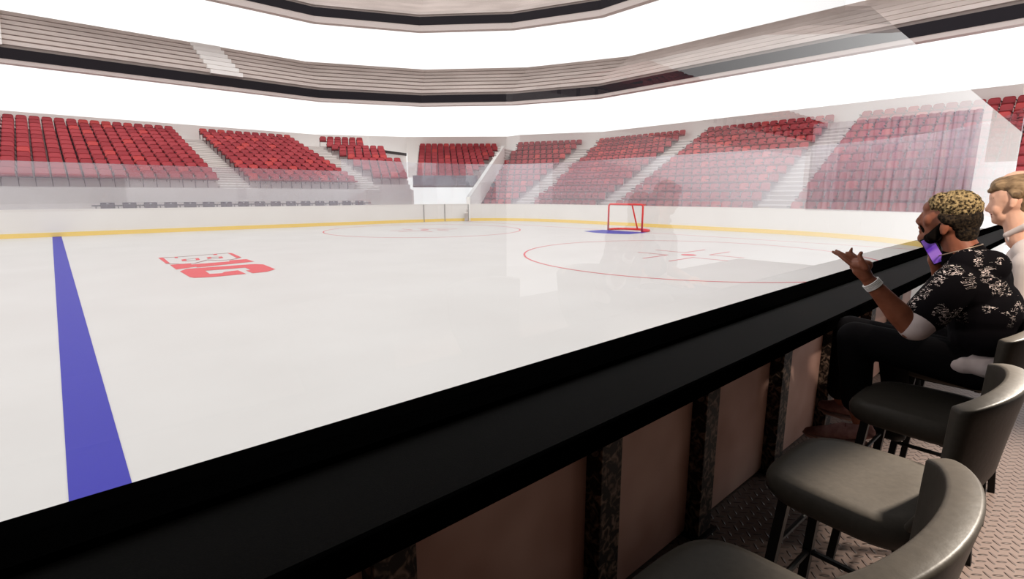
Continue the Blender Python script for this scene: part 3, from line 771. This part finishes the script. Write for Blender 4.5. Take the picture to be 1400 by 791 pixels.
body += finger([(1169, 361, 0), (1158, 351, -.002), (1150, 346, 0), (1143, 342.5, .004)], .0105, .0065)              # middle
body += finger([(1172, 358, .016), (1164, 349, .018), (1158, 345.5, .02), (1160, 351, .024)], .010, .0065)           # ring, folded
body += finger([(1178, 357, .03), (1168, 349, .034), (1162.5, 345, .036), (1164.5, 339.5, .034)], .009, .006)       # little
body += finger([(1184, 366, -.03), (1178, 356, -.034), (1175, 350, -.03), (1177.5, 345, -.026)], .013, .0075)        # thumb
# far (right) arm holding phone up to the chin
sh2, el2, wr2 = P_(1322, 385, XB1+.19), P_(1300, 432, XB1+.26), P_(1283, 366, XB1+.07)
body += [('c', sh2, .062, el2, .046), ('c', el2, .045, wr2, .029), ('c', wr2, .028, P_(1279, 354, XB1+.05), .030)]
g2 = lambda u, v, dx=0.0: P_(u, v, XB1+dx)
for j, (u, v) in enumerate(((1269.5, 346.5), (1271, 350.5), (1273.5, 354.5), (1277, 358))):
    body += finger([(1281, 350+j*3, .04), (1275, v-1, .03), (u, v, .006), (u+3, v+.5, -.016)], .0095, .006, g2)
body += finger([(1285, 357, .03), (1290, 350, .01), (1288, 344, -.012)], .012, .008, g2)
# legs
hip, kn, an = P_(1335, 503, XB1-.09), P_(1170, 462, XB1-.13), P_(1170, 556, XB1-.13)
hip2, kn2, an2 = P_(1340, 500, XB1+.09), P_(1163, 452, XB1+.10), P_(1146, 538, XB1+.14)
body += [('c', hip, .075, kn, .05), ('c', kn, .05, an, .034), ('c', hip2, .075, kn2, .05), ('c', kn2, .05, an2, .034)]
ft0, ft1 = P_(1180, 592, XB1-.13), P_(1105, 590, XB1-.13); gt0, gt1 = P_(1160, 560, XB1+.16), P_(1125, 553, XB1+.16)
body += [('c', an, .034, ft0, .03), ('c', ft0, .026, ft1, .018), ('c', an2, .034, gt0, .03), ('c', gt0, .024, gt1, .018)]
blob('body', body, M['skin1'], man, .0046, 3)
# face details
def ball(name, c, rad, mt, parent): return blob(name, [('e', c, rad, None)], mt, parent, .0018, 1)
for sx in (-1, 1):
    e = ball('eye', q(1268.2, 292, sx*.030), (.010, .0095, .007), M['eye'], man); ball('iris', q(1266, 292, sx*.031), (.005, .005, .005), M['iris'], e)
    e.children[0].location = (0, 0, 0)
    blob('eyebrow', [('c', q(1263.5, 286, sx*.016), .0035, q(1270, 285, sx*.044), .003)], M['beard'], man, .0015, 1)
blob('lips', [('c', q(1258.2, 311.8, -.015), .0048, q(1258.2, 311.8, .015), .0048), ('c', q(1259, 315.5, -.013), .0052, q(1259, 315.5, .013), .0052)], M['lip'], man, .0018, 2)
blob('beard', [('e', q(1276, 324), (.060, 13*k1*.80, 10.5*k1), None), ('c', q(1264.5, 326), 7.0*k1, q(1271, 332), 8.5*k1), ('c', q(1287, 308, -.066), 3.5*k1, q(1277, 323, -.05), 8*k1),
               ('c', q(1287, 308, .066), 3.5*k1, q(1277, 323, .05), 8*k1), ('c', q(1258.6, 308.3, -.016), 1.3*k1, q(1263.5, 316, -.030), 2.4*k1), ('c', q(1258.6, 308.3, .016), 1.3*k1, q(1263.5, 316, .030), 2.4*k1)], M['beard'], man, .004, 2)
hr = blob('hair', [('e', q(1309, 284), (.084, 32.5*k1*.80, 23*k1), None), ('e', q(1290, 279), (.072, 21*k1*.80, 15.5*k1), None), ('e', q(1324, 288), (.070, 16*k1*.80, 21*k1), None)], M['blond'], man, .0045, 2)
tag(hr, 'short curly blond hair on top')
dsp = hr.modifiers.new('d', 'DISPLACE'); tx = bpy.data.textures.new('curls', 'CLOUDS'); tx.noise_scale = .012; dsp.texture = tx; dsp.strength = .012
fd = blob('hair_fade', [('e', q(1312, 299), (.0795, 29.5*k1*.80, 25*k1), None), ('e', q(1319, 316), (.066, 18*k1*.80, 22*k1), None), ('c', q(1288, 296, -.066), 5*k1, q(1296, 301, -.070), 8*k1), ('c', q(1288, 296, .066), 5*k1, q(1296, 301, .070), 8*k1)], M['fade'], man, .0045, 2)
tag(fd, 'dark closely cropped hair at the sides and nape')
for sx in (-1, 1):
    blob('ear', [('e', q(1291, 311, sx*.081), (.008, 6*k1*.80, 8.5*k1), None), ('e', q(1290, 316.5, sx*.080), (.008, 4*k1*.80, 4.5*k1), None)], M['skin1'], man, .0022, 1)
# clothing
sl = sh.lerp(el, .66); sl2 = sh2.lerp(el2, .66)
blob('shirt', [('e', q(1331, 389), (.205, 47*k1*.80, 48*k1), None), ('e', q(1346, 430), (.185, 48*k1*.80, 50*k1), None), ('e', q(1350, 458), (.212, 49*k1*.80, 28*k1), None), ('c', q(1325, 362, -.12), .068, q(1325, 362, .12), .068),
               ('c', sh, .082, sl, .078), ('c', sh2, .082, sl2, .078), ('c', q(1352, 365, -.08), .07, q(1352, 365, .08), .07)], M['scribble'], man, .006, 4)
ud = blob('undershirt', [('e', q(1326, 489), (.200, 36*k1, 22*k1), None), ('e', q(1352, 491), (.204, 42*k1, 24*k1), None), ('c', q(1318, 497, -.165), .030, q(1348, 507, -.170), .028), ('c', sh.lerp(el, .55), .070, sh.lerp(el, .93), .063), ('c', sh2.lerp(el2, .55), .070, sh2.lerp(el2, .93), .063)], M['tee'], man, .006, 3)
tag(ud, 'pale undershirt showing below the black shirt')
blob('collar', [('c', q(1311, 352), 20*k1, q(1322, 352), 22*k1)], M['blackcloth'], man, .004, 2)
B = MB(); cn = [];
for i in range(28):
    a = 2*PI*i/28; c_ = q(1312, 343); cn.append(c_+Vector((.072*math.cos(a), .070*math.sin(a)-.0, .030*math.sin(a+PI)+.004)))
B.tube(cn, .0028, 6, True); o = B.build('neck_chain', M['chain'], man, True); o.location = -man.location
blob('trousers', [('e', q(1348, 503), (.185, 46*k1*.80, 27*k1), None), ('c', hip, .094, kn, .078), ('c', kn, .078, kn.lerp(an, .9), .060), ('c', hip2, .094, kn2, .078), ('c', kn2, .078, kn2.lerp(an2, .92), .058)], M['blackcloth'], man, .007, 4)
for (a, b, an_, nm) in ((ft0, ft1, an, 'near'), (gt0, gt1, an2, 'far')):
    m_ = (a+b)/2; up = Vector((0, 0, .012))
    s1 = blob('shoe', [('e', a+up, (.042, .050, .036), None), ('c', a+up, .040, b.lerp(a, .3), .034), ('c', b.lerp(a, .35), .036, b.lerp(a, .02), .026), ('c', a+up*2, .040, a.lerp(an_, .22), .040), ('c', a.lerp(b, .35)+up*1.6, .034, a.lerp(b, .65), .034)], M['shoe'], man, .004, 3)
    dn = Vector((0, 0, -.030))
    so = blob('sole', [('c', a+dn, .040, b.lerp(a, .3)+dn*.8, .040), ('c', b.lerp(a, .35)+dn*.8, .041, b+dn*.35, .026)], M['sole'], s1, .004, 2)
    so.location = (0, 0, 0)
    zc = (a.z+b.z)/2-.028
    for v in so.data.vertices: v.co.z = (v.co.z-zc)*.42+zc-.006+(0)
    B = MB()
    for t in (.30, .38, .46):
        c_ = a.lerp(b, t)+Vector((0, 0, .050-.03*t)); B.tube([c_+Vector((-.022, 0, 0)), c_+Vector((0, .006, .006)), c_+Vector((.022, 0, 0))], .0028, 6)
    lc = B.build('laces', M['lace'], s1, True); lc.location = (0, 0, 0)
# wristwatch
wd = (wr-el).normalized(); qq = wd.orthogonal().normalized(); ww = wd.cross(qq); c_ = wr-wd*.018
B = MB(); B.tube([c_+(qq*math.cos(2*PI*i/24)+ww*math.sin(2*PI*i/24))*.031 for i in range(24)], .0035, 6, True)
for off in (-.006, .006, .012, -.012):
    B.tube([c_+wd*off+(qq*math.cos(2*PI*i/24)+ww*math.sin(2*PI*i/24))*.031 for i in range(24)], .0035, 6, True)
o = B.build('wristband', M['band'], man, True); o.location = -man.location; tag(o, 'pale band round the left wrist')
# phone
c_ = P_(1276, 342, XB1-.030); ax1 = (P_(1268, 331, XB1-.012)-P_(1282, 355, XB1-.012)).normalized(); nn = Vector((-1, .25, .05)).normalized(); nn = (nn-ax1*nn.dot(ax1)).normalized(); a2 = ax1.cross(nn)
ph = bpy.data.objects.new('smartphone', None); C.objects.link(ph); ph.location = c_; tag(ph, 'smartphone with a purple screen held under the bearded man\'s chin', 'phone')
def pbox(name, h1, h2, h3, off, mt, bev):
    B = MB(); P8 = []
    for s3 in (-1, 1):
        for s1, s2 in ((-1, -1), (1, -1), (1, 1), (-1, 1)): P8.append(ax1*h1*s1+a2*h2*s2+nn*(off+h3*s3))
    B.hexa(P8[:4], P8[4:]); return B.build(name, mt, ph, bevel=bev)
pbox('phone_case', .062, .026, .004, 0, M['metalblack'], .003); pbox('screen', .056, .022, .0006, .0046, M['screen'], 0)

# ---- man in pale shirt at the right edge
X2 = 3.42; k2 = 2.60/700
man2 = empty('person', (X2, .2, .76), label='smiling man with light brown hair and pale shirt, cut by the right edge', cat='person')
q2 = lambda u, v, dx=0.0: P_(u, v, X2+dx)
b2 = [('e', q2(1391, 266), (.078, 34*k2*.76, 30*k2), None), ('e', q2(1377.5, 272), (.066, 23*k2*.76, 25*k2), None), ('e', q2(1371, 292), (.050, 14*k2*.76, 13*k2), None), ('c', q2(1362, 301), 5*k2, q2(1370, 302), 6*k2),
      ('c', q2(1378, 298), 8*k2, q2(1390, 290), 8*k2),
      ('e', q2(1361, 268), (.048, 8*k2*.76, 8*k2), None), ('c', q2(1357.5, 275), 2.6*k2, q2(1350.5, 286), 3.4*k2), ('c', q2(1360, 284), 4*k2, q2(1360, 296), 4*k2), ('c', q2(1354, 289, -.012), 2*k2, q2(1354, 289, .012), 2*k2), ('e', q2(1357.5, 292.5), (.022, 3.5*k2*.76, 1.8*k2), None), ('e', q2(1358.5, 296), (.02, 3.5*k2*.76, 2*k2), None)]
for sx in (-1, 1): b2 += [('e', q2(1364, 286, sx*.038), (.020, 8*k2*.76, 8*k2), None)]
b2 += [('c', q2(1392, 290), 16*k2, q2(1402, 325), 19*k2), ('e', q2(1415, 370), (.19, 38*k2*.76, 42*k2), None), ('e', q2(1424, 420), (.16, 38*k2*.76, 42*k2), None), ('e', q2(1428, 462), (.17, 42*k2*.76, 28*k2), None)]
s2, e2, w2 = q2(1412, 365, -.19), q2(1400, 430, -.24), q2(1330, 405, -.12)
s3, e3, w3 = q2(1412, 365, .19), q2(1400, 425, .24), q2(1335, 400, .10)
w2 = Vector((X2-.10, .42, 1.00)); w3 = Vector((X2+.10, .42, 1.00))
b2 += [('c', s2, .06, e2, .046), ('c', e2, .045, w2, .028), ('c', s3, .06, e3, .046), ('c', e3, .045, w3, .028)]
def hand2(w_, sx):
    out = [('c', w_, .027, w_+Vector((0, .055, -.006)), .030), ('c', w_+Vector((-.018, .06, -.008)), .018, w_+Vector((.02, .06, -.008)), .018)]
    for i, (dx, L_) in enumerate(((-.028, .060), (-.010, .072), (.009, .068), (.027, .052))):
        p = w_+Vector((dx, .078, -.012)); out += [('c', p, .0095, p+Vector((dx*.15, L_*.55, .004)), .0085), ('c', p+Vector((dx*.15, L_*.55, .004)), .0085, p+Vector((dx*.2, L_, -.008)), .007)]
    p = w_+Vector((sx*.03, .025, -.008)); out += [('c', p, .013, p+Vector((sx*.026, .034, -.008)), .010), ('c', p+Vector((sx*.026, .034, -.008)), .010, p+Vector((sx*.03, .062, -.010)), .008)]
    return out
b2 += hand2(w2, 1)+hand2(w3, -1)
for sx in (-1, 1):
    hp = Vector((X2+sx*.09, .22, .87)); kk = Vector((X2+sx*.13, .63, .885)); aa = Vector((X2+sx*.14, .56, .44)); ff = Vector((X2+sx*.14, .70, .345))
    b2 += [('c', hp, .075, kk, .052), ('c', kk, .05, aa, .034), ('c', aa, .034, Vector((aa.x, aa.y, .36)), .03), ('c', Vector((aa.x, aa.y, .355)), .026, ff, .02)]
blob('body', b2, M['skin2'], man2, .005, 3)
for sx in (-1, 1):
    e = ball('eye', q2(1360.5, 277, sx*.030), (.011, .011, .008), M['eye'], man2); it = ball('iris', q2(1358.3, 277, sx*.031), (.006, .005, .006), M['iris'], e); it.location = (0, 0, 0)
    blob('eyebrow', [('c', q2(1355, 271.5, sx*.016), .0035, q2(1359, 270.5, sx*.046), .003)], M['brownhair'], man2, .0015, 1)
    blob('ear', [('e', q2(1386, 275, sx*.078), (.009, 5*k2*.76, 8*k2), None), ('e', q2(1384, 280, sx*.077), (.009, 3.5*k2*.76, 4*k2), None)], M['skin2'], man2, .0022, 1)
blob('lips', [('c', q2(1355.5, 293, -.018), .0045, q2(1358, 292, .02), .0045), ('c', q2(1357, 296, -.014), .005, q2(1357, 296, .014), .005)], M['lip'], man2, .0018, 2)
hh = blob('hair', [('e', q2(1395, 256), (.083, 33*k2*.76, 19*k2), None), ('e', q2(1373, 254), (.070, 18*k2*.76, 12*k2), None), ('c', q2(1354, 261, -.03), 3.2*k2, q2(1366, 254, -.04), 7*k2), ('c', q2(1354, 261, .02), 3.2*k2, q2(1366, 254, .04), 7*k2),
               ('e', q2(1408, 272), (.076, 24*k2*.76, 24*k2), None), ('c', q2(1384, 262, -.072), 4*k2, q2(1390, 266, -.074), 6*k2)], M['brownhair'], man2, .0045, 2)
tag(hh, 'light brown hair swept forward')
blob('shirt', [('e', q2(1416, 371), (.205, 44*k2*.76, 46*k2), None), ('e', q2(1424, 415), (.19, 44*k2*.76, 50*k2), None), ('c', q2(1408, 345, -.12), .066, q2(1408, 345, .12), .066), ('e', q2(1428, 452), (.19, 44*k2*.76, 30*k2), None),
               ('c', s2, .078, s2.lerp(e2, .75), .066), ('c', s3, .078, s3.lerp(e3, .75), .066)], M['paleshirt'], man2, .006, 4)
blob('collar', [('c', q2(1376, 321, -.045), .013, q2(1402, 309, -.075), .015), ('c', q2(1376, 321, .045), .013, q2(1402, 309, .075), .015), ('c', q2(1402, 309, -.075), .015, q2(1420, 312), .016), ('c', q2(1402, 309, .075), .015, q2(1420, 312), .016),
                ('c', q2(1376, 322, -.045), .010, q2(1383, 333, -.03), .008), ('c', q2(1376, 322, .045), .010, q2(1383, 333, .03), .008)], M['paleshirt'], man2, .0035, 2)
tr = []
for sx in (-1, 1):
    hp = Vector((X2+sx*.09, .22, .875)); kk = Vector((X2+sx*.13, .63, .885)); aa = Vector((X2+sx*.14, .56, .44))
    tr += [('c', hp, .09, kk, .072), ('c', kk, .072, aa, .055)]
blob('trousers', tr+[('e', q2(1428, 466), (.18, 42*k2*.76, 28*k2), None)], M['blackcloth'], man2, .008, 4)
for sx in (-1, 1):
    a = Vector((X2+sx*.14, .555, .345)); b = Vector((X2+sx*.14, .72, .335))
    blob('shoe', [('e', a, (.042, .05, .04), None), ('c', a, .04, b, .03), ('c', a, .04, a+Vector((0, 0, .05)), .038)], M['metalblack'], man2, .005, 3)
